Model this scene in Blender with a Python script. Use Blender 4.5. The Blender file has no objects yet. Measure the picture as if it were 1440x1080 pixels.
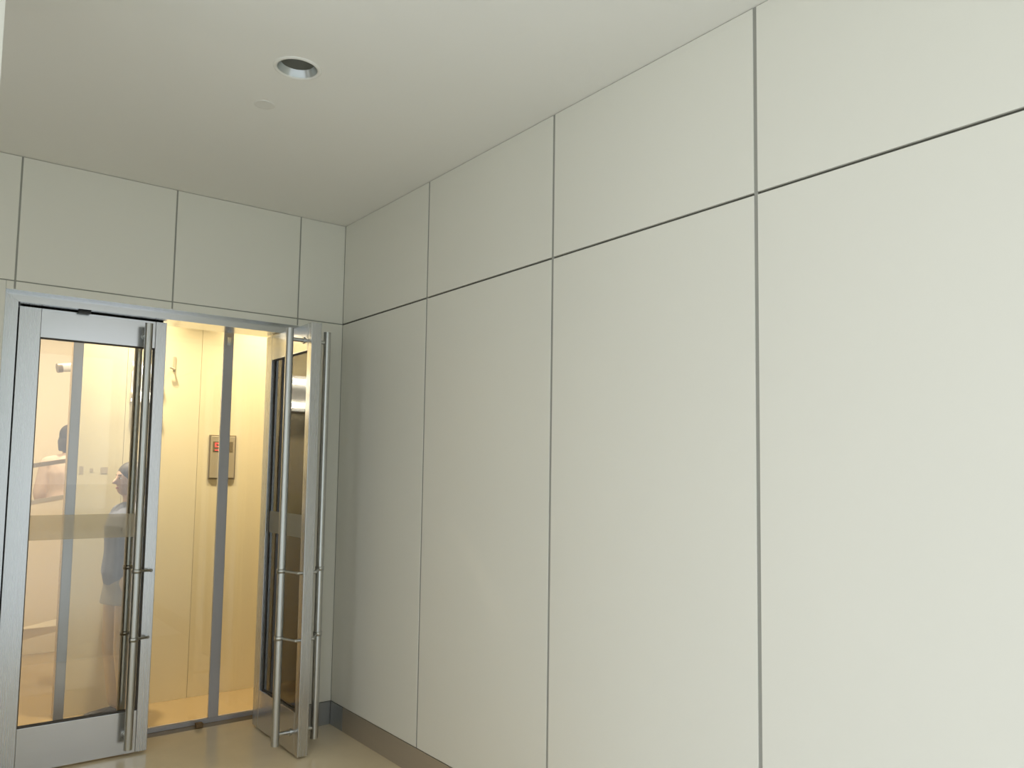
import bpy, bmesh, math, random
from mathutils import Vector, Matrix

random.seed(7)
S = bpy.context.scene
COL = S.collection

# ------------------------------------------------------------------ camera
CAM_POS = Vector((-2.0533, -4.5078, 1.5))
YAW, PITCH, ROLL, FPX = 0.6712, 0.0753, 0.0129, 1114.24
fw = Vector((math.sin(YAW) * math.cos(PITCH), math.cos(YAW) * math.cos(PITCH), math.sin(PITCH)))
rt0 = Vector((math.cos(YAW), -math.sin(YAW), 0))
up0 = rt0.cross(fw)
rt = math.cos(ROLL) * rt0 + math.sin(ROLL) * up0
up = -math.sin(ROLL) * rt0 + math.cos(ROLL) * up0
cd = bpy.data.cameras.new('camera')
cam = bpy.data.objects.new('camera', cd)
COL.objects.link(cam)
m = Matrix((rt, up, -fw)).transposed().to_4x4()
m.translation = CAM_POS
cam.matrix_world = m
cd.sensor_fit = 'HORIZONTAL'
cd.sensor_width = 36
cd.lens = FPX * 36 / 1440
cd.shift_x = -34.58 / 1440
cd.shift_y = 39.57 / 1440
cd.clip_start = 0.05
S.camera = cam

# ------------------------------------------------------------------ sky and exposure
SKY_STRENGTH = 1.45
LAMP_W = 19.5
w = bpy.data.worlds.new('overcast_sky')
S.world = w
w.use_nodes = True
bg = w.node_tree.nodes['Background']
bg.inputs['Color'].default_value = (0.95, 0.985, 1.0, 1)
bg.inputs['Strength'].default_value = SKY_STRENGTH
S.view_settings.view_transform = 'Standard'
S.view_settings.look = 'None'
S.view_settings.gamma = 1
S.view_settings.use_curve_mapping = False
S.view_settings.exposure = 0.0


# ------------------------------------------------------------------ materials
def mat(name, col, rough=0.5, metal=0.0, spec=0.5, var=0.0, scale=6.0, stretch=(1, 1, 1), bump=0.0, rvar=0.0, aniso=0.0,
        emit=None):
    mt = bpy.data.materials.new(name)
    mt.use_nodes = True
    nt = mt.node_tree
    b = nt.nodes['Principled BSDF']
    b.inputs['Base Color'].default_value = (*col, 1)
    b.inputs['Roughness'].default_value = rough
    b.inputs['Metallic'].default_value = metal
    b.inputs['Specular IOR Level'].default_value = spec
    if aniso:
        b.inputs['Anisotropic'].default_value = aniso
    if emit:
        b.inputs['Emission Color'].default_value = (*emit[0], 1)
        b.inputs['Emission Strength'].default_value = emit[1]
    if var or bump or rvar:
        tc = nt.nodes.new('ShaderNodeTexCoord')
        mp = nt.nodes.new('ShaderNodeMapping')
        mp.inputs['Scale'].default_value = stretch
        nz = nt.nodes.new('ShaderNodeTexNoise')
        nz.inputs['Scale'].default_value = scale
        nz.inputs['Detail'].default_value = 5
        nt.links.new(tc.outputs['Object'], mp.inputs['Vector'])
        nt.links.new(mp.outputs['Vector'], nz.inputs['Vector'])
        if var:
            mx = nt.nodes.new('ShaderNodeMix')
            mx.data_type = 'RGBA'
            mx.inputs[6].default_value = (*[c * (1 - var) for c in col], 1)
            mx.inputs[7].default_value = (*[min(1, c * (1 + var)) for c in col], 1)
            nt.links.new(nz.outputs['Fac'], mx.inputs[0])
            nt.links.new(mx.outputs[2], b.inputs['Base Color'])
        if rvar:
            mr = nt.nodes.new('ShaderNodeMapRange')
            mr.inputs['To Min'].default_value = max(0.02, rough - rvar)
            mr.inputs['To Max'].default_value = rough + rvar
            nt.links.new(nz.outputs['Fac'], mr.inputs['Value'])
            nt.links.new(mr.outputs['Result'], b.inputs['Roughness'])
        if bump:
            bp = nt.nodes.new('ShaderNodeBump')
            bp.inputs['Strength'].default_value = bump
            bp.inputs['Distance'].default_value = 0.002
            nt.links.new(nz.outputs['Fac'], bp.inputs['Height'])
            nt.links.new(bp.outputs['Normal'], b.inputs['Normal'])
    return mt


def glass_mat(name, tint, ior=1.5):
    mt = bpy.data.materials.new(name)
    mt.use_nodes = True
    nt = mt.node_tree
    nt.nodes.clear()
    out = nt.nodes.new('ShaderNodeOutputMaterial')
    fr = nt.nodes.new('ShaderNodeFresnel')
    fr.inputs['IOR'].default_value = ior
    tr = nt.nodes.new('ShaderNodeBsdfTransparent')
    tr.inputs['Color'].default_value = (*tint, 1)
    gl = nt.nodes.new('ShaderNodeBsdfGlossy')
    gl.inputs['Roughness'].default_value = 0.01
    mx = nt.nodes.new('ShaderNodeMixShader')
    nt.links.new(fr.outputs[0], mx.inputs[0])
    nt.links.new(tr.outputs[0], mx.inputs[1])
    nt.links.new(gl.outputs[0], mx.inputs[2])
    nt.links.new(mx.outputs[0], out.inputs[0])
    return mt


def film_mat(name, col, opac):
    mt = bpy.data.materials.new(name)
    mt.use_nodes = True
    nt = mt.node_tree
    nt.nodes.clear()
    out = nt.nodes.new('ShaderNodeOutputMaterial')
    tr = nt.nodes.new('ShaderNodeBsdfTransparent')
    df = nt.nodes.new('ShaderNodeBsdfDiffuse')
    df.inputs['Color'].default_value = (*col, 1)
    tl = nt.nodes.new('ShaderNodeBsdfTranslucent')
    tl.inputs['Color'].default_value = (*col, 1)
    a = nt.nodes.new('ShaderNodeMixShader')
    a.inputs[0].default_value = 0.6
    mx = nt.nodes.new('ShaderNodeMixShader')
    mx.inputs[0].default_value = opac
    nt.links.new(df.outputs[0], a.inputs[1])
    nt.links.new(tl.outputs[0], a.inputs[2])
    nt.links.new(tr.outputs[0], mx.inputs[1])
    nt.links.new(a.outputs[0], mx.inputs[2])
    nt.links.new(mx.outputs[0], out.inputs[0])
    return mt


M = {
    'panel': mat('enamel_panel', (0.82, 0.80, 0.715), 0.42, spec=0.35, var=0.015, scale=1.5),
    'backing': mat('wall_backing', (0.30, 0.29, 0.25), 0.8),
    'sealant': mat('grey_sealant', (0.34, 0.335, 0.295), 0.7),
    'sealant_dark': mat('dark_joint', (0.10, 0.095, 0.075), 0.8),
    'ceiling': mat('ceiling_paint', (0.87, 0.85, 0.785), 0.75, spec=0.2, var=0.012, scale=1.2),
    'patch': mat('ceiling_darker', (0.795, 0.775, 0.71), 0.75),
    'steel': mat('brushed_steel', (0.57, 0.58, 0.59), 0.27, 1.0, var=0.03, scale=3, stretch=(60, 60, 0.6), rvar=0.05),
    'steel_h': mat('brushed_steel_rail', (0.57, 0.58, 0.59), 0.22, 1.0, var=0.03, scale=3, stretch=(0.8, 0.8, 60), rvar=0.05),
    'bar': mat('polished_bar', (0.58, 0.585, 0.57), 0.28, 1.0, var=0.03, scale=4, stretch=(30, 30, 0.6)),
    'skirt': mat('skirting_steel', (0.46, 0.40, 0.32), 0.35, 0.45, var=0.06, scale=3, stretch=(1, 1, 40)),
    'skirt_back': mat('skirting_steel_pale', (0.38, 0.39, 0.39), 0.3, 0.85, var=0.05, scale=3, stretch=(1, 1, 40)),
    'strip': mat('aluminium_strip', (0.50, 0.49, 0.50), 0.4, 0.5),
    'gasket': mat('glazing_gasket', (0.09, 0.075, 0.06), 0.6),
    'black': mat('black_rubber_and_gap_shade', (0.03, 0.03, 0.028), 0.6),  # stop block rubber, also the shade painted into the leaf gaps
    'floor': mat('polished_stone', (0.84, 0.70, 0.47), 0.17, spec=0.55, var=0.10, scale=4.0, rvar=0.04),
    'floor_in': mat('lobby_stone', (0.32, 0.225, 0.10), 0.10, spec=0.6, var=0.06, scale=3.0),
    'pave': mat('pavement', (0.78, 0.81, 0.825), 0.6, var=0.06, scale=2.0),
    'leaf': mat('green_leaf', (0.22, 0.38, 0.22), 0.4, var=0.3, scale=2.0),
    'bark': mat('bark', (0.16, 0.12, 0.09), 0.9, var=0.3, scale=14, stretch=(1, 1, 0.2)),
    'lawn': mat('lawn', (0.20, 0.34, 0.17), 0.8, var=0.2, scale=3.0),
    'yellow': mat('honey_stone', (0.78, 0.675, 0.42), 0.16, spec=0.5, var=0.07, scale=1.6, stretch=(1, 1, 0.5)),
    'joint_y': mat('honey_joint', (0.42, 0.31, 0.16), 0.6),
    'cream': mat('cream_wall', (0.82, 0.72, 0.53), 0.5, var=0.03, scale=1.0),
    'white': mat('white_plastic', (0.85, 0.84, 0.80), 0.35),
    'lobby_ceiling': mat('lobby_ceiling', (0.80, 0.74, 0.60), 0.7),
    'reflector': mat('lamp_reflector', (0.52, 0.54, 0.53), 0.3, 1.0),
    'lampdark': mat('unlit_lamp', (0.20, 0.195, 0.155), 0.5),
    'trim_paint': mat('lamp_trim', (0.84, 0.82, 0.75), 0.5),
    'lit': mat('lit_lamp', (1, 0.9, 0.7), 0.4, emit=((1.0, 0.80, 0.50), 9.0)),
    'tube': mat('lit_tube', (1, 1, 0.95), 0.4, emit=((1.0, 0.93, 0.78), 11.0)),
    'led': mat('red_display', (0.5, 0.02, 0.02), 0.4, emit=((1.0, 0.10, 0.07), 1.6)),
    'callplate': mat('call_plate', (0.64, 0.55, 0.37), 0.35, 0.5),
    'calledge': mat('call_plate_edge', (0.32, 0.26, 0.16), 0.4, 0.6),
    'button': mat('call_button', (0.75, 0.72, 0.62), 0.3, 0.8),
    'brown': mat('brown_rubber', (0.16, 0.10, 0.04), 0.6),
    'skin': mat('skin', (0.60, 0.40, 0.30), 0.5),
    'hair': mat('dark_hair', (0.045, 0.035, 0.03), 0.5, var=0.4, scale=60, stretch=(6, 6, 1)),
    'coat': mat('slate_blue_coat', (0.17, 0.18, 0.23), 0.85, var=0.12, scale=20),
    'coatlow': mat('grey_skirt', (0.30, 0.28, 0.23), 0.85, var=0.1, scale=20),
    'trousers': mat('tan_trousers', (0.58, 0.45, 0.26), 0.85),
    'pink': mat('pink_top', (0.74, 0.56, 0.44), 0.85, var=0.1, scale=15),
    'eye': mat('eye_white', (0.8, 0.78, 0.74), 0.3),
    'lip': mat('lip', (0.50, 0.22, 0.19), 0.5),
    'glass': glass_mat('clear_glass', (0.97, 0.98, 0.97), 1.85),
    'glass_in': glass_mat('partition_glass', (0.98, 0.98, 0.97)),
    'film': film_mat('frosted_film', (0.97, 0.91, 0.77), 0.34),
    'mark': mat('faded_mark', (0.50, 0.40, 0.25), 0.6),
}


# ------------------------------------------------------------------ mesh helpers
def box(bm, x0, x1, y0, y1, z0, z1, bev=0.0):
    r = bmesh.ops.create_cube(bm, size=1.0)
    vs = r['verts']
    for v in vs:
        v.co.x = x0 + (v.co.x + 0.5) * (x1 - x0)
        v.co.y = y0 + (v.co.y + 0.5) * (y1 - y0)
        v.co.z = z0 + (v.co.z + 0.5) * (z1 - z0)
    if bev:
        es = list({e for v in vs for e in v.link_edges})
        bmesh.ops.bevel(bm, geom=es, offset=bev, segments=2, affect='EDGES', profile=0.5)


def tube(bm, a, b, r0, r1=None, n=20, caps=True, weld=False):
    a, b = Vector(a), Vector(b)
    r1 = r0 if r1 is None else r1
    d = (b - a).normalized()
    s = d.orthogonal().normalized()
    t = d.cross(s)
    A, B = [], []
    for i in range(n):
        q = 2 * math.pi * i / n
        o = math.cos(q) * s + math.sin(q) * t
        A.append(bm.verts.new(a + o * r0))
        B.append(bm.verts.new(b + o * r1))
    for i in range(n):
        f = bm.faces.new((A[i], A[(i + 1) % n], B[(i + 1) % n], B[i]))
        f.smooth = True
    if weld:
        bm.faces.new(A[::-1])
        bm.faces.new(B)
    elif caps:
        bm.faces.new([bm.verts.new(v.co) for v in A[::-1]])      # own vertices: crisp rim, straight side normals
        bm.faces.new([bm.verts.new(v.co) for v in B])


def lathe(bm, prof, n=48, c=(0, 0, 0)):
    rings = []
    for r, z in prof:
        rings.append([bm.verts.new((c[0] + r * math.cos(2 * math.pi * i / n), c[1] + r * math.sin(2 * math.pi * i / n), c[2] + z))
                      for i in range(n)])
    for a, b in zip(rings, rings[1:]):
        for i in range(n):
            f = bm.faces.new((a[i], a[(i + 1) % n], b[(i + 1) % n], b[i]))
            f.smooth = True
    return rings


def ball(bm, c, r, sub=2):
    mtx = Matrix.Translation(c)
    if hasattr(r, '__len__'):
        mtx = mtx @ Matrix.Diagonal((*r, 1))
    else:
        mtx = mtx @ Matrix.Diagonal((r, r, r, 1))
    q = bmesh.ops.create_icosphere(bm, subdivisions=sub, radius=1.0, matrix=mtx)
    for v in q['verts']:
        for f in v.link_faces:
            f.smooth = True


def capsule(bm, pts):
    """chain of (point, radius): tapered limbs with round joints"""
    for (a, ra), (b, rb) in zip(pts, pts[1:]):
        tube(bm, a, b, ra, rb, 14, weld=True)
    for p, r in pts:
        ball(bm, p, r, 2)


def obj(name, bm, material, parent=None, fixn=True):
    if fixn:
        bmesh.ops.recalc_face_normals(bm, faces=bm.faces[:])
    me = bpy.data.meshes.new(name)
    bm.to_mesh(me)
    bm.free()
    me.materials.append(M[material])
    o = bpy.data.objects.new(name, me)
    COL.objects.link(o)
    if parent is not None:
        o.parent = parent
    return o


def boxobj(name, material, parent, *b, bev=0.0):
    bm = bmesh.new()
    box(bm, *b, bev=bev)
    return obj(name, bm, material, parent)


def empty(name, loc, rz=0.0):
    o = bpy.data.objects.new(name, None)
    o.empty_display_size = 0.1
    COL.objects.link(o)
    o.location = loc
    o.rotation_euler.z = rz
    return o


def tag(o, label=None, cat=None, group=None, kind=None):
    if label:
        o['label'] = label
    if cat:
        o['category'] = cat
    if group:
        o['group'] = group
    if kind:
        o['kind'] = kind
    return o


def struct(o, label, cat):
    return tag(o, label, cat, None, 'structure')


# ------------------------------------------------------------------ dimensions
ZC = 3.0            # ceiling
ZJ = 2.3854         # horizontal joint
ZB = 0.136          # skirting height
GV, GH = 0.014, 0.009   # joint widths
DEP = 0.012         # panel thickness
OX0, OX1, OZ = -1.722, -0.217, 2.343      # opening in the back wall
FX0, FX1, FZ = -1.664, -0.265, 2.297      # clear opening inside the steel frame

# ------------------------------------------------------------------ ground, floor
bm = bmesh.new()
box(bm, -40, 40, -70, -2.3, -0.3, -0.012)
struct(obj('ground_pavement', bm, 'pave'), 'grey pavement outside the entrance', 'pavement')
bm = bmesh.new()
box(bm, -20, -0.3, -40, -13, -0.011, 0.03)
struct(obj('ground_lawn', bm, 'lawn'), 'green lawn across the pavement', 'lawn')
bm = bmesh.new()
box(bm, -3.4, 0.15, -2.3, 0.36, -0.3, 0.0)
struct(obj('floor', bm, 'floor'), 'polished tan stone floor of the entrance recess', 'floor')
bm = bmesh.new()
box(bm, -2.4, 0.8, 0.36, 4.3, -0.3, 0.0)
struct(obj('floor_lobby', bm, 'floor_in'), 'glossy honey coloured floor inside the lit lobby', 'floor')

# ------------------------------------------------------------------ ceiling with the hole of the downlight
LX, LY, LR = -0.984, -1.690, 0.076
CY0 = -5.2
bm = bmesh.new()
cx0, cx1, cy0, cy1 = -3.4, 0.15, CY0, 0.27
n = 64
ring, outer = [], []
for i in range(n):
    a = 2 * math.pi * i / n
    c, s = math.cos(a), math.sin(a)
    ring.append((LX + LR * c, LY + LR * s))
    t = min(((cx1 - LX) / c if c > 1e-9 else 1e9), ((cx0 - LX) / c if c < -1e-9 else 1e9),
            ((cy1 - LY) / s if s > 1e-9 else 1e9), ((cy0 - LY) / s if s < -1e-9 else 1e9))
    outer.append([LX + t * c, LY + t * s])
for cxy in ((cx0, cy0), (cx0, cy1), (cx1, cy0), (cx1, cy1)):      # snap the nearest rim point to each corner
    k = min(range(n), key=lambda i: (outer[i][0] - cxy[0]) ** 2 + (outer[i][1] - cxy[1]) ** 2)
    outer[k] = list(cxy)
for z in (ZC, ZC + 0.3):
    R_ = [bm.verts.new((x, y, z)) for x, y in ring]
    O_ = [bm.verts.new((x, y, z)) for x, y in outer]
    for i in range(n):
        bm.faces.new((R_[i], R_[(i + 1) % n], O_[(i + 1) % n], O_[i]))
    if z == ZC:
        R0, O0 = R_, O_
for i in range(n):
    bm.faces.new((R0[i], R0[(i + 1) % n], R_[(i + 1) % n], R_[i]))
    bm.faces.new((O0[i], O0[(i + 1) % n], O_[(i + 1) % n], O_[i]))
struct(obj('ceiling', bm, 'ceiling'), 'plain off-white ceiling over the entrance', 'ceiling')

# ------------------------------------------------------------------ right wall: panels with recessed joints
bm = bmesh.new()
YE = -4.02
box(bm, DEP, 0.15, YE, 0.27, 0, ZC)
wr = struct(obj('wall_right', bm, 'backing'), 'long right wall clad in large off-white panels', 'wall')
ys = [0.0, -1.0007, -2.0149, -3.0201, YE]
for i in range(4):
    y1 = ys[i] - (GV / 2 if i else 0.001)
    y0 = ys[i + 1] + GV / 2
    boxobj('panel', 'panel', wr, 0, DEP, y0, y1, ZB, ZJ - GH / 2, bev=0.0015)
    boxobj('panel', 'panel', wr, 0, DEP, y0, y1, ZJ + GH / 2, ZC - 0.002, bev=0.0015)
for y in ys[1:4]:
    boxobj('joint_strip', 'sealant', wr, 0.003, DEP, y - GV / 2, y + GV / 2, ZB, ZC - 0.002)
boxobj('joint_strip', 'sealant_dark', wr, 0.0095, DEP + 0.001, YE, -0.001, ZJ - GH / 2, ZJ + GH / 2)

bb = struct(boxobj('baseboard_right', 'skirt', None, -0.002, DEP, YE, -0.165, 0, ZB - 0.003, bev=0.001),
            'dark brushed metal skirting along the right wall', 'baseboard')
boxobj('corner_piece', 'skirt_back', bb, -0.003, DEP, -0.163, -0.003, 0, ZB - 0.003, bev=0.001)

# ------------------------------------------------------------------ back wall
bm = bmesh.new()
box(bm, OX1, DEP, DEP, 0.27, 0, ZC)
box(bm, -3.4, OX0, DEP, 0.27, 0, ZC)
box(bm, OX0, OX1, DEP, 0.27, OZ, ZC)
wb = struct(obj('wall_back', bm, 'backing'), 'back wall of off-white panels around the glass doors', 'wall')
ks = [0.0, -0.2845, -0.978, -1.6876, -2.397, -3.4]
g = 0.008
for i in range(5):
    x1 = ks[i] - (g / 2 if i else 0.001)
    x0 = ks[i + 1] + (g / 2 if i < 4 else 0)
    boxobj('panel', 'panel', wb, x0, x1, 0, DEP, ZJ + 0.003, ZC - 0.002, bev=0.0015)
    if i < 4:
        boxobj('panel', 'panel', wb, max(x0, OX0), x1 if i else OX1 - 0.001, 0, DEP, OZ, ZJ - 0.003, bev=0.0015)
boxobj('panel', 'panel', wb, OX1, -0.001, 0, DEP, ZB, ZJ - 0.003, bev=0.0015)
boxobj('panel', 'panel', wb, -2.393, OX0 - 0.001, 0, DEP, ZB, ZJ - 0.003, bev=0.0015)
boxobj('panel', 'panel', wb, -3.4, -2.401, 0, DEP, ZB, ZJ - 0.003, bev=0.0015)
for x in ks[1:5]:
    boxobj('joint_strip', 'sealant', wb, x - g / 2, x + g / 2, 0.003, DEP, OZ, ZC - 0.002)
boxobj('joint_strip', 'sealant', wb, -3.4, -0.001, 0.005, DEP + 0.001, ZJ - 0.003, ZJ + 0.003)
struct(boxobj('baseboard_back', 'skirt_back', None, OX1, -0.004, -0.002, DEP, 0, ZB - 0.003, bev=0.001),
       'short grey metal skirting between door and corner', 'baseboard')

# pillar on the open left side: only its edge shows at the top left edge of the picture
bm = bmesh.new()
box(bm, -2.26, -1.921, -1.99, -1.70, 0, ZC)
wl = struct(obj('wall_left', bm, 'backing'), 'pale clad pillar at the far left edge', 'wall')
boxobj('panel', 'panel', wl, -2.27, -1.911, -2.0, -1.99, 0, ZC - 0.002, bev=0.0015)
boxobj('panel', 'panel', wl, -2.27, -1.911, -1.70, -1.69, 0, ZC - 0.002, bev=0.0015)
boxobj('panel', 'panel', wl, -1.921, -1.911, -1.989, -1.701, 0, ZC - 0.002, bev=0.0015)
boxobj('panel', 'panel', wl, -3.2, -3.1, -1.5, -0.003, 0, ZC - 0.002, bev=0.0015)  # unseen side panel, added to hold back and bounce light from the left
boxobj('panel', 'panel', wl, -2.27, -2.26, -1.989, -1.701, 0, ZC - 0.002, bev=0.0015)

# ------------------------------------------------------------------ steel door frame
tr = struct(empty('trim_1', (0, 0, 0)), 'brushed steel frame around the double glass doors', 'door frame')


def prism(name, material, parent, poly, axis, a0, a1):
    """polygon in the wall plane extruded along y"""
    bm = bmesh.new()
    A = [bm.verts.new((x, a0, z)) for x, z in poly]
    B = [bm.verts.new((x, a1, z)) for x, z in poly]
    bm.faces.new(A)
    bm.faces.new(B[::-1])
    k = len(poly)
    for i in range(k):
        bm.faces.new((A[i], A[(i + 1) % k], B[(i + 1) % k], B[i]))
    return obj(name, bm, material, parent)


F0, F1 = 0.055, 0.265
prism('jamb', 'steel', tr, [(OX0, 0), (FX0, 0), (FX0, FZ), (OX0, OZ + 0.001)], 'y', F0, F1)
prism('jamb', 'steel', tr, [(OX1, 0), (FX1, 0), (FX1, FZ), (OX1, OZ + 0.001)], 'y', F0, F1)
prism('head', 'steel_h', tr, [(OX0 + 0.001, OZ), (FX0 + 0.001, FZ), (FX1 - 0.001, FZ), (OX1 - 0.001, OZ)], 'y', F0, F1)
boxobj('soffit_lining', 'steel_h', tr, OX0, OX1, 0.001, F0, OZ - 0.001, OZ + 0.004)
boxobj('leak_stop', 'steel', tr, FX0, FX0 + 0.022, 0.196, F1, 0, FZ)  # unseen stops, added to block lobby light leaking past the left leaf
boxobj('leak_stop', 'steel_h', tr, FX0 + 0.0225, -0.975, 0.196, F1, FZ - 0.022, FZ)
boxobj('gap_shade', 'black', tr, FX0 + 0.0225, -0.975, 0.188, 0.1955, FZ - 0.022, FZ)  # painted shade: black strip standing for the dark gap above the leaf
boxobj('gap_shade', 'black', tr, FX0, FX0 + 0.012, 0.188, 0.1955, 0, FZ)  # painted shade again, down the hinge side gap
boxobj('stop_block', 'black', tr, -1.40, -1.345, 0.085, 0.125, FZ - 0.012, FZ - 0.0005, bev=0.002)


# ------------------------------------------------------------------ door leaves
TH = 0.055
LW = 0.683


def make_leaf(name, loc, rz, label):
    t = empty(name, loc, rz)
    struct(t, label, 'door')
    h = TH / 2
    z0, z1 = 0.010, 2.290
    gz0, gz1 = 0.225, 2.143
    gu0, gu1 = 0.095, LW - 0.056
    boxobj('stile', 'steel', t, 0.0, gu0, -h, h, z0, z1, bev=0.002)
    boxobj('stile', 'steel', t, gu1, LW, -h, h, z0, z1, bev=0.002)
    boxobj('top_rail', 'steel_h', t, gu0 + 0.0005, gu1 - 0.0005, -h, h, gz1, z1, bev=0.002)
    boxobj('bottom_rail', 'steel_h', t, gu0 + 0.0005, gu1 - 0.0005, -h, h, z0, gz0, bev=0.002)
    pane = boxobj('pane', 'glass', t, gu0 + 0.001, gu1 - 0.001, -0.006, 0.006, gz0 + 0.001, gz1 - 0.001)
    bm = bmesh.new()
    gw = 0.0045
    for s in (-1, 1):
        va, vb = sorted((s * 0.0062, s * 0.012))
        box(bm, gu0, gu0 + gw, va, vb, gz0, gz1)
        box(bm, gu1 - gw, gu1, va, vb, gz0, gz1)
        box(bm, gu0 + gw, gu1 - gw, va, vb, gz0, gz0 + gw)
        box(bm, gu0 + gw, gu1 - gw, va, vb, gz1 - gw, gz1)
    obj('gasket', bm, 'gasket', pane)
    boxobj('frosted_band', 'film', pane, gu0 + gw, gu1 - gw, -0.0072, -0.0063, 1.128, 1.252)
    ub = LW - 0.108
    for s in (-1, 1):
        bm = bmesh.new()
        vb = s * 0.107
        tube(bm, (ub, vb, 0.055), (ub, vb, 2.262), 0.0200, n=28)
        bar = obj('pull_handle', bm, 'bar', t)
        for z in (0.112, 2.203):
            bm = bmesh.new()
            tube(bm, (ub, s * h, z), (ub, s * 0.092, z), 0.0105, n=16)
            tube(bm, (ub, s * h, z), (ub, s * (h + 0.006), z), 0.018, n=20)
            obj('standoff', bm, 'bar', bar)
        for z in (0.605, 0.955):
            bm = bmesh.new()
            us = LW - 0.026
            tube(bm, (us, s * h, z - 0.004), (us, s * (h + 0.022), z - 0.004), 0.0085, n=14)
            tube(bm, (us, s * (h + 0.020), z - 0.004), (ub, vb, z + 0.004), 0.0065, n=14)
            ball(bm, (us, s * (h + 0.020), z - 0.004), 0.009)
            rr = lathe(bm, [(0.0201, -0.011), (0.0235, -0.011), (0.0235, 0.011), (0.0201, 0.011)], 24, (ub, vb, z + 0.004))
            obj('bracket', bm, 'bar', bar)
    bm = bmesh.new()
    tube(bm, (0.045, 0, 0.0), (0.045, 0, z0 + 0.004), 0.02, n=16)
    obj('floor_pivot', bm, 'bar', t)
    return t


make_leaf('door_1', (-1.652, 0.1575, 0), 0.0, 'closed left glass door leaf with tall steel pull bar')
make_leaf('door_2', (-0.3515, 0.236, 0), -math.pi / 2, 'right glass door leaf swung open beside the corner')

# ------------------------------------------------------------------ inner glass partition
gp = empty('glass_partition', (0, 0.45, 0))
tag(gp, 'frameless glass partition with thin grey strips behind the open doorway', 'partition')
for x0, x1 in ((-1.895, -1.365), (-1.315, -0.57), (-0.51, 0.20)):
    boxobj('pane', 'glass_in', gp, x0, x1, -0.005, 0.005, 0.026, 3.0)
for x, wd in ((-1.34, 0.047), (-0.54, 0.058)):
    st = boxobj('joint_strip', 'strip', gp, x - wd / 2, x + wd / 2, -0.012, 0.012, 0.026, 3.0, bev=0.002)
    boxobj('clip', 'steel', st, x - 0.012, x + 0.012, -0.019, -0.012, 2.245, 2.30, bev=0.002)
boxobj('base_rail', 'strip', gp, -1.895, 0.20, -0.014, 0.014, 0.0, 0.026, bev=0.002)
ds = boxobj('door_stop', 'brown', None, -0.655, -0.615, 0.36, 0.40, 0.0, 0.028, bev=0.006)
tag(ds, 'small dark brown door stop on the floor before the partition', 'door stop')

# ------------------------------------------------------------------ lobby shell
YW = 1.05
LZ = 3.0
bm = bmesh.new()
box(bm, -1.274, 0.8, YW + 0.012, YW + 0.12, 0, LZ)
wy = struct(obj('wall_lobby_front', bm, 'joint_y'), 'glossy honey yellow stone wall behind the doorway', 'wall')
xs = [-1.274, -0.976, -0.527, 0.12, 0.80]
for a, b in zip(xs, xs[1:]):
    boxobj('panel', 'yellow', wy, a + 0.001, b - 0.001, YW, YW + 0.013, 0.0, LZ, bev=0.001)
bm = bmesh.new()
box(bm, -2.4, 0.8, 4.2, 4.3, 0, LZ + 0.5)
struct(obj('wall_lobby_far', bm, 'cream'), 'warm cream wall at the far end of the lobby', 'wall')
bm = bmesh.new()
box(bm, -2.5, -2.4, 0.27, 4.3, 0, LZ + 0.5)
box(bm, -2.4, -1.90, 0.17, 0.27, 0, LZ + 0.5)
struct(obj('wall_lobby_left', bm, 'cream'), 'cream side wall inside the lobby', 'wall')
bm = bmesh.new()
box(bm, 0.8, 0.9, 0.27, 4.3, 0, LZ + 0.5)
box(bm, 0.012, 0.8, 0.27, 0.30, 0, LZ + 0.5)
struct(obj('wall_lobby_right', bm, 'yellow'), 'yellow side wall inside the lobby', 'wall')
bm = bmesh.new()
box(bm, -2.4, 0.8, 0.27, 1.17, LZ, LZ + 0.1)
box(bm, -2.4, 0.8, 1.17, 4.3, 3.2, 3.3)
box(bm, -2.4, 0.8, 1.15, 1.17, LZ, 3.3)
struct(obj('ceiling_lobby', bm, 'lobby_ceiling'), 'pale ceiling inside the lobby', 'ceiling')


# lit downlights of the lobby
def lobby_lamp(x, y, z, watts, label, spread=94):
    t = empty('lobby_downlight', (x, y, z))
    tag(t, label, 'ceiling light', 'lit downlights inside the lobby')
    bm = bmesh.new()
    lathe(bm, [(0.05, -0.001), (0.05, -0.008), (0.066, -0.008), (0.07, -0.001)], 32)
    obj('trim_ring', bm, 'white', t)
    bm = bmesh.new()
    tube(bm, (0, 0, -0.005), (0, 0, -0.001), 0.05, n=32)
    obj('lens', bm, 'lit', t)
    ld = bpy.data.lights.new('lobby_downlight', 'AREA')
    ld.shape = 'DISK'
    ld.size = 0.09
    ld.spread = math.radians(spread)
    ld.energy = watts
    ld.color = (1.0, 0.87, 0.66)
    lo = bpy.data.objects.new('lobby_light', ld)
    COL.objects.link(lo)
    lo.parent = t
    lo.location = (0, 0, -0.012)


lobby_lamp(-0.98, 0.70, LZ, LAMP_W * 0.95, 'lit warm downlight above the yellow wall behind the left door')
lobby_lamp(-0.10, 0.70, LZ, LAMP_W * 0.9, 'lit warm downlight above the yellow wall behind the open door')
lobby_lamp(-1.70, 1.60, 3.2, LAMP_W * 2.6, 'lit warm downlight deep in the lobby before the sloping balustrade', 160)
lobby_lamp(-0.90, 3.00, 3.2, LAMP_W * 1.9, 'lit warm downlight deep in the lobby above the far wall', 160)

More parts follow.
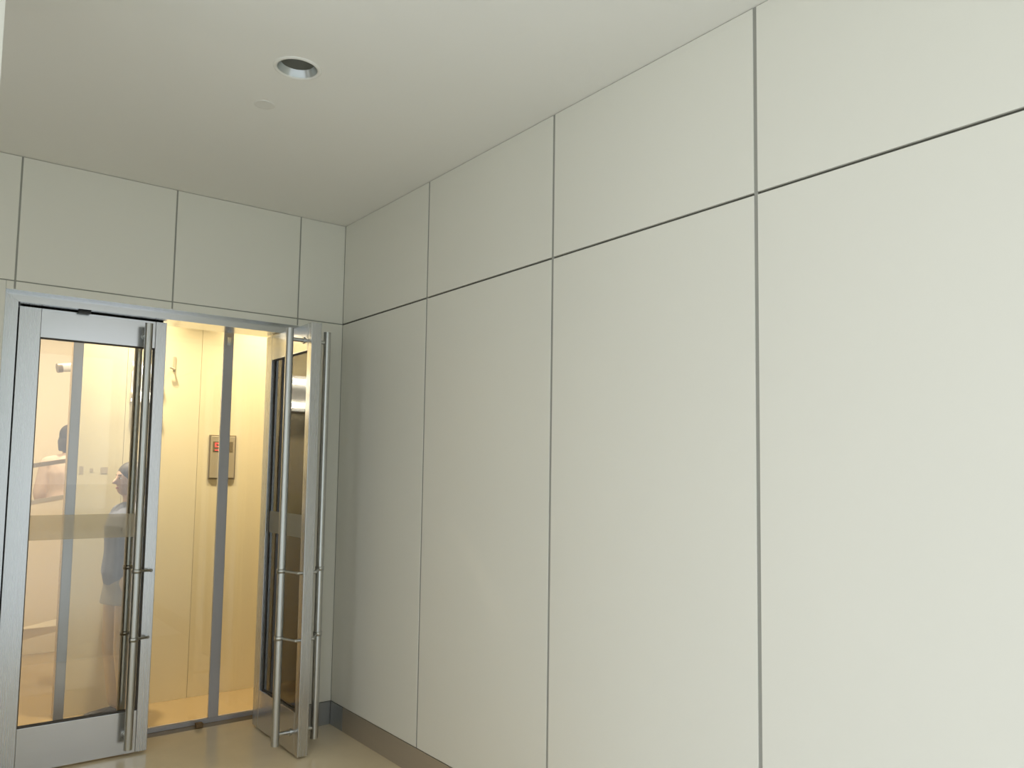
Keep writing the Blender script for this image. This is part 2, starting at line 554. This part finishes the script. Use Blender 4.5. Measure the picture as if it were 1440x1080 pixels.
# lift call panel
cp = empty('lift_call_panel', (-0.368, YW, 1.573))
tag(cp, 'brushed lift call panel with red display on the yellow wall', 'call panel')
boxobj('edge', 'calledge', cp, -0.089, 0.089, -0.008, 0.0, -0.150, 0.150, bev=0.002)
boxobj('plate', 'callplate', cp, -0.080, 0.080, -0.013, -0.008, -0.141, 0.141, bev=0.002)
sc = boxobj('display', 'calledge', cp, -0.066, 0.066, -0.0145, -0.013, 0.035, 0.105, bev=0.001)
bm = bmesh.new()
for a in ((-0.052, -0.012, 0.088, 0.095), (-0.052, -0.045, 0.070, 0.095), (-0.052, -0.012, 0.066, 0.073),
          (-0.019, -0.012, 0.045, 0.070), (-0.052, -0.012, 0.043, 0.050)):
    box(bm, a[0], a[1], -0.0160, -0.0145, a[2], a[3])
obj('lit_digit', bm, 'led', sc)
for z in (-0.035, -0.090):
    bm = bmesh.new()
    tube(bm, (0, -0.013, z), (0, -0.018, z), 0.019, n=24)
    obj('button', bm, 'button', cp)

# twin-tube wall lamp: behind the left leaf, it shows as two bright bars mirrored in the open leaf
wlp = empty('wall_lamp', (-0.87, YW, 2.04))
tag(wlp, 'lit twin-tube wall lamp mirrored as white glare in the open door', 'wall lamp')
boxobj('back_plate', 'white', wlp, -0.085, 0.085, -0.020, 0.0, -0.13, 0.13, bev=0.004)
for z in (-0.085, 0.085):
    bm = bmesh.new()
    tube(bm, (-0.075, -0.045, z), (0.075, -0.045, z), 0.020, n=20)
    tb = obj('tube', bm, 'tube', wlp)
    for sx in (-1, 1):
        bm = bmesh.new()
        tube(bm, (sx * 0.075, -0.045, z), (sx * 0.085, -0.045, z), 0.022, n=20)
        box(bm, min(sx * 0.076, sx * 0.084), max(sx * 0.076, sx * 0.084), -0.045, -0.018, z - 0.012, z + 0.012)
        obj('end_cap', bm, 'white', tb)

# small hook on the yellow wall
hk = empty('wall_hook', (-0.70, YW, 2.185))
tag(hk, 'small dark L-shaped hook high on the yellow wall', 'hook')
bm = bmesh.new()
box(bm, -0.008, 0.010, -0.008, 0, -0.05, 0.045, 0.002)
obj('back_plate', bm, 'mark', hk)
bm = bmesh.new()
tube(bm, (0, -0.004, -0.04), (-0.004, -0.035, -0.043), 0.006, n=10)
tube(bm, (-0.004, -0.035, -0.043), (-0.028, -0.037, -0.036), 0.006, n=10)
ball(bm, (-0.004, -0.035, -0.043), 0.0062)
ball(bm, (-0.028, -0.037, -0.036), 0.0075)
obj('hook_arm', bm, 'mark', hk)

# faint marks at eye level on the yellow wall
fm = empty('faded_sign', (-1.138, YW, 1.475))
tag(fm, 'row of three faint small marks on the pale wall behind the left door', 'sign')
for dx, a, b in ((-0.065, 0.011, 0.024), (-0.010, 0.009, 0.012), (0.060, 0.020, 0.020)):
    bm = bmesh.new()
    box(bm, dx - a, dx + a, -0.0015, 0, -b, b, 0.0005)
    obj('mark', bm, 'mark', fm)

# ------------------------------------------------------------------ far lobby: balustrade, camera
rb = empty('ramp_balustrade', (-1.278, 3.0, 0))
tag(rb, 'sloping glass balustrade with dark handrail deep in the lobby', 'balustrade')


def sheared(bm, x0, x1, y0, y1, za, zb, sa, sb):
    vs = []
    for x in (x0, x1):
        for y in (y0, y1):
            for z, s in ((za, sa), (zb, sb)):
                vs.append(bm.verts.new((x, y, z + s * x)))
    for f in ((0, 1, 3, 2), (4, 6, 7, 5), (0, 4, 5, 1), (2, 3, 7, 6), (0, 2, 6, 4), (1, 5, 7, 3)):
        bm.faces.new([vs[i] for i in f])


SL = 0.19
for nm, mt_, ya, yb, za, zb in (('handrail', 'calledge', -0.03, 0.03, 1.475, 1.51), ('pane', 'glass_in', -0.006, 0.006, 1.215, 1.475),
                                ('bottom_trim', 'button', -0.025, 0.025, 1.185, 1.215), ('side_panel', 'cream', -0.02, 0.02, 0.22, 1.185)):
    bm = bmesh.new()
    sheared(bm, -1.05, 1.5, ya, yb, za, zb, SL, SL)
    obj(nm, bm, mt_, rb)
bm = bmesh.new()
sheared(bm, -1.05, 1.5, 0.03, 1.15, -0.0, 0.20, 0, 0.0)
obj('ramp', bm, 'cream', rb)
boxobj('post', 'button', rb, -1.09, -1.051, -0.02, 0.02, 0, 1.31)

cc = empty('security_camera', (-1.04, 2.70, 2.30))
tag(cc, 'white bullet security camera hanging in the lobby', 'security camera')
bm = bmesh.new()
tube(bm, (-0.085, 0, -0.028), (0.105, 0.02, 0.0), 0.034, 0.036, n=24)
obj('body', bm, 'white', cc)
bm = bmesh.new()
tube(bm, (-0.118, -0.004, -0.034), (-0.085, 0, -0.028), 0.037, 0.037, n=24)
obj('lens_hood', bm, 'calledge', cc)
bm = bmesh.new()
tube(bm, (0.05, 0.012, 0.02), (0.05, 0.012, 0.898), 0.012, n=14)
tube(bm, (0.05, 0.012, 0.885), (0.05, 0.012, 0.899), 0.045, n=20)
obj('mount', bm, 'white', cc)


# ------------------------------------------------------------------ people inside the lobby
def remesh(o, vox, smooth=6):
    r = o.modifiers.new('union', 'REMESH')
    r.mode = 'VOXEL'
    r.voxel_size = vox
    r.use_smooth_shade = True
    s = o.modifiers.new('soft', 'SMOOTH')
    s.factor = 0.5
    s.iterations = smooth
    return o


def person(loc, rz, hgt, top, lower, legs, label, arm_out=0.10, hem=0.70, skirt=True, pockets=False):
    k = hgt / 1.60
    t = empty('person', loc, rz)
    tag(t, label, 'person')
    V = lambda x, y, z: Vector((x * k, y * k, z * k))
    # local: faces -y, z up
    sh, hp = 0.165, 0.085
    el = {s: (s * (sh + arm_out * 0.8), 0.02, 1.03) for s in (-1, 1)}
    wr_ = {s: (s * 0.072, 0.02, 0.90) if pockets else (s * (sh + arm_out), -0.10, 0.83) for s in (-1, 1)}
    # continuous body
    bm = bmesh.new()
    capsule(bm, [(V(0, 0.02, 1.30), 0.052 * k), (V(0, 0.005, 1.41), 0.048 * k)])
    capsule(bm, [(V(0, 0.015, 0.88), 0.13 * k), (V(0, 0.01, 1.05), 0.115 * k), (V(0, 0.015, 1.22), 0.125 * k)])
    ball(bm, V(0, -0.002, 1.492), (0.070 * k, 0.083 * k, 0.100 * k), 3)          # skull
    ball(bm, V(0, -0.028, 1.437), (0.050 * k, 0.052 * k, 0.050 * k), 3)          # jaw
    capsule(bm, [(V(0, -0.082, 1.500), 0.007 * k), (V(0, -0.098, 1.468), 0.012 * k)])   # nose
    for s in (-1, 1):
        ball(bm, V(s * 0.071, 0.005, 1.485), (0.010 * k, 0.018 * k, 0.028 * k), 2)      # ear
        capsule(bm, [(V(s * sh * 0.9, 0.015, 1.275), 0.055 * k), (V(*el[s]), 0.040 * k), (V(*wr_[s]), 0.026 * k)])
        capsule(bm, [(V(s * sh * 0.9, 0.015, 1.275), 0.055 * k), (V(0, 0.02, 1.30), 0.06 * k)])
        wx, wy_, wz = wr_[s]
        capsule(bm, [(V(wx, wy_, wz), 0.024 * k), (V(wx, wy_ - 0.028, wz - 0.06), 0.028 * k)])      # palm
        for i, (dx, ln) in enumerate(((-0.024, 0.062), (-0.008, 0.072), (0.008, 0.068), (0.024, 0.052))):
            b0 = (wx + dx * 0.3, wy_ - 0.03 - dx, wz - 0.07)
            capsule(bm, [(V(*b0), 0.0088 * k), (V(b0[0] - s * 0.004, b0[1] - 0.008, b0[2] - ln * 0.5), 0.0082 * k),
                         (V(b0[0] - s * 0.016, b0[1] - 0.008, b0[2] - ln), 0.0072 * k)])
        capsule(bm, [(V(wx - s * 0.008, wy_ - 0.035, wz - 0.025), 0.0105 * k), (V(wx - s * 0.03, wy_ - 0.068, wz - 0.055), 0.009 * k),
                     (V(wx - s * 0.034, wy_ - 0.078, wz - 0.085), 0.008 * k)])
        capsule(bm, [(V(s * hp, 0.01, 0.84), 0.085 * k), (V(s * (hp + 0.005), -0.012, 0.45), 0.055 * k),
                     (V(s * hp, 0.012, 0.32), 0.052 * k), (V(s * hp, 0.022, 0.08), 0.034 * k)])
        capsule(bm, [(V(s * hp, 0.03, 0.045), 0.034 * k), (V(s * (hp + 0.012), -0.13, 0.032), 0.026 * k)])
    body = remesh(obj('body', bm, 'skin', t), 0.0065, 5)
    for s in (-1, 1):
        bm = bmesh.new()
        ball(bm, V(s * 0.028, -0.071, 1.496), (0.012 * k, 0.007 * k, 0.006 * k), 2)
        e = obj('eye', bm, 'eye', t)
        bm = bmesh.new()
        ball(bm, V(s * 0.028, -0.077, 1.496), (0.0055 * k, 0.003 * k, 0.0055 * k), 2)
        obj('iris', bm, 'hair', e)
        bm = bmesh.new()
        capsule(bm, [(V(s * 0.014, -0.080, 1.516), 0.003 * k), (V(s * 0.042, -0.071, 1.517), 0.0025 * k)])
        obj('eyebrow', bm, 'hair', t)
    bm = bmesh.new()
    ball(bm, V(0, -0.079, 1.436), (0.021 * k, 0.006 * k, 0.006 * k), 2)
    obj('mouth', bm, 'lip', t)
    # hair: cap with a fringe, sides and back down to the neck
    bm = bmesh.new()
    ball(bm, V(0, 0.012, 1.517), (0.081 * k, 0.090 * k, 0.088 * k), 3)
    ball(bm, V(0, 0.045, 1.44), (0.070 * k, 0.055 * k, 0.085 * k), 3)
    for s in (-1, 1):
        capsule(bm, [(V(s * 0.066, -0.02, 1.53), 0.022 * k), (V(s * 0.072, 0.022, 1.46), 0.020 * k), (V(s * 0.058, 0.04, 1.39), 0.018 * k)])
    bm2 = bm
    remesh(obj('hair', bm2, 'hair', t), 0.008, 2)
    # coat or top
    bm = bmesh.new()
    capsule(bm, [(V(0, 0.018, 1.29), 0.085 * k), (V(0, 0.015, 1.20), 0.150 * k), (V(0, 0.012, 1.05), 0.140 * k), (V(0, 0.015, 0.92), 0.155 * k)])
    for s in (-1, 1):
        capsule(bm, [(V(0, 0.018, 1.285), 0.078 * k), (V(s * sh * 0.92, 0.015, 1.265), 0.070 * k), (V(*el[s]), 0.056 * k),
                     (V(wr_[s][0], wr_[s][1] + 0.012, wr_[s][2] + 0.03), 0.042 * k)])
    remesh(obj('jacket', bm, top, t), 0.012, 4)
    bm = bmesh.new()
    if skirt:
        tube(bm, V(0, 0.015, 0.98), V(0, 0.015, hem / k), 0.150 * k, 0.195 * k, 28)
        for v in bm.verts:
            v.co.y = 0.015 * k + (v.co.y - 0.015 * k) * 0.74
        obj('skirt', bm, lower, t)
        bm = bmesh.new()
    for s in (-1, 1):
        capsule(bm, [(V(s * hp, 0.01, 0.86), 0.098 * k), (V(s * (hp + 0.005), -0.012, 0.45), 0.070 * k), (V(s * hp, 0.018, 0.12), 0.055 * k)])
    remesh(obj('trousers', bm, legs, t), 0.012, 3)
    for s in (-1, 1):
        bm = bmesh.new()
        capsule(bm, [(V(s * hp, 0.035, 0.042), 0.042 * k), (V(s * (hp + 0.006), -0.05, 0.040), 0.040 * k), (V(s * (hp + 0.012), -0.145, 0.034), 0.034 * k)])
        for v in bm.verts:
            v.co.z = max(v.co.z, 0.0)
        remesh(obj('shoe', bm, 'hair', t), 0.008, 2)
    return t


person((-0.985, 0.755, 0), math.radians(-80), 1.53, 'coat', 'coatlow', 'trousers',
       'short person in slate blue jacket behind the left pull bar', arm_out=0.02, hem=0.70, pockets=True)
person((-0.93, 3.45, 0.20), math.radians(150), 1.66, 'pink', 'pink', 'trousers',
       'dark-haired person in pink top behind the sloping balustrade', arm_out=0.05, skirt=False)

# ------------------------------------------------------------------ unlit downlight in the entrance ceiling
dl = empty('recessed_downlight', (LX, LY, ZC))
tag(dl, 'unlit round recessed downlight in the entrance ceiling', 'ceiling light')
bm = bmesh.new()
lathe(bm, [(LR - 0.003, 0.004), (LR - 0.003, -0.003), (LR + 0.004, -0.006), (LR + 0.010, -0.003), (LR + 0.012, 0.0)], 64)
obj('trim_ring', bm, 'trim_paint', dl)
bm = bmesh.new()
lathe(bm, [(LR - 0.003, 0.0), (LR - 0.008, 0.012), (LR - 0.015, 0.025)], 64)
obj('reflector', bm, 'reflector', dl)
bm = bmesh.new()
rr = lathe(bm, [(LR - 0.015, 0.025), (LR - 0.016, 0.075), (0.040, 0.080), (0.020, 0.070), (0.004, 0.067)], 48)
bm.faces.new(rr[-1])
obj('lamp', bm, 'lampdark', dl)

# faint round patch, slightly darker, further along the ceiling
bm = bmesh.new()
rr = lathe(bm, [(0.042, 0.0), (0.042, -0.0012), (0.036, -0.002), (0.030, -0.0012), (0.004, -0.0012)], 40)
bm.faces.new(rr[-1])
pp = obj('ceiling_patch', bm, 'patch')
pp.location = (-0.974, -1.314, ZC)
tag(pp, 'faint round darker patch flush with the ceiling beyond the downlight', 'blanking plate')

# ------------------------------------------------------------------ tree across the pavement: shows as the green sheen on the left jamb
tt = empty('street_tree', (-2.7, -17.0, 0.03))
tag(tt, 'leafy green street tree mirrored in the left door jamb', 'tree')
bm = bmesh.new()
capsule(bm, [(Vector((0, 0, 0)), 0.22), (Vector((0.08, 0.03, 1.3)), 0.16), (Vector((-0.05, 0.1, 2.6)), 0.13), (Vector((0.1, 0, 4.4)), 0.07)])
for a in range(5):
    q = a * 1.257
    capsule(bm, [(Vector((0.02, 0.06, 1.8 + 0.2 * a)), 0.08), (Vector((1.0 * math.cos(q), 1.0 * math.sin(q), 3.0 + 0.2 * a)), 0.05),
                 (Vector((1.9 * math.cos(q), 1.9 * math.sin(q), 3.7 + 0.2 * a)), 0.02)])
obj('trunk', bm, 'bark', tt)
bm = bmesh.new()
for i in range(2600):
    while True:
        p = Vector((random.uniform(-1, 1), random.uniform(-1, 1), random.uniform(-1, 1)))
        if 0.25 < p.length < 1:
            break
    c = Vector((p.x * 2.6, p.y * 2.4, 3.7 + p.z * 2.5))
    u = Vector((random.gauss(0, 1), random.gauss(0, 1), random.gauss(0, 1))).normalized()
    v = u.orthogonal().normalized()
    L = random.uniform(0.13, 0.22)
    ps = [c - u * L, c + v * L * 0.5, c + u * L, c - v * L * 0.5]
    bm.faces.new([bm.verts.new(q) for q in ps])
fo = obj('foliage', bm, 'leaf', tt, False)
fo['kind'] = 'stuff'
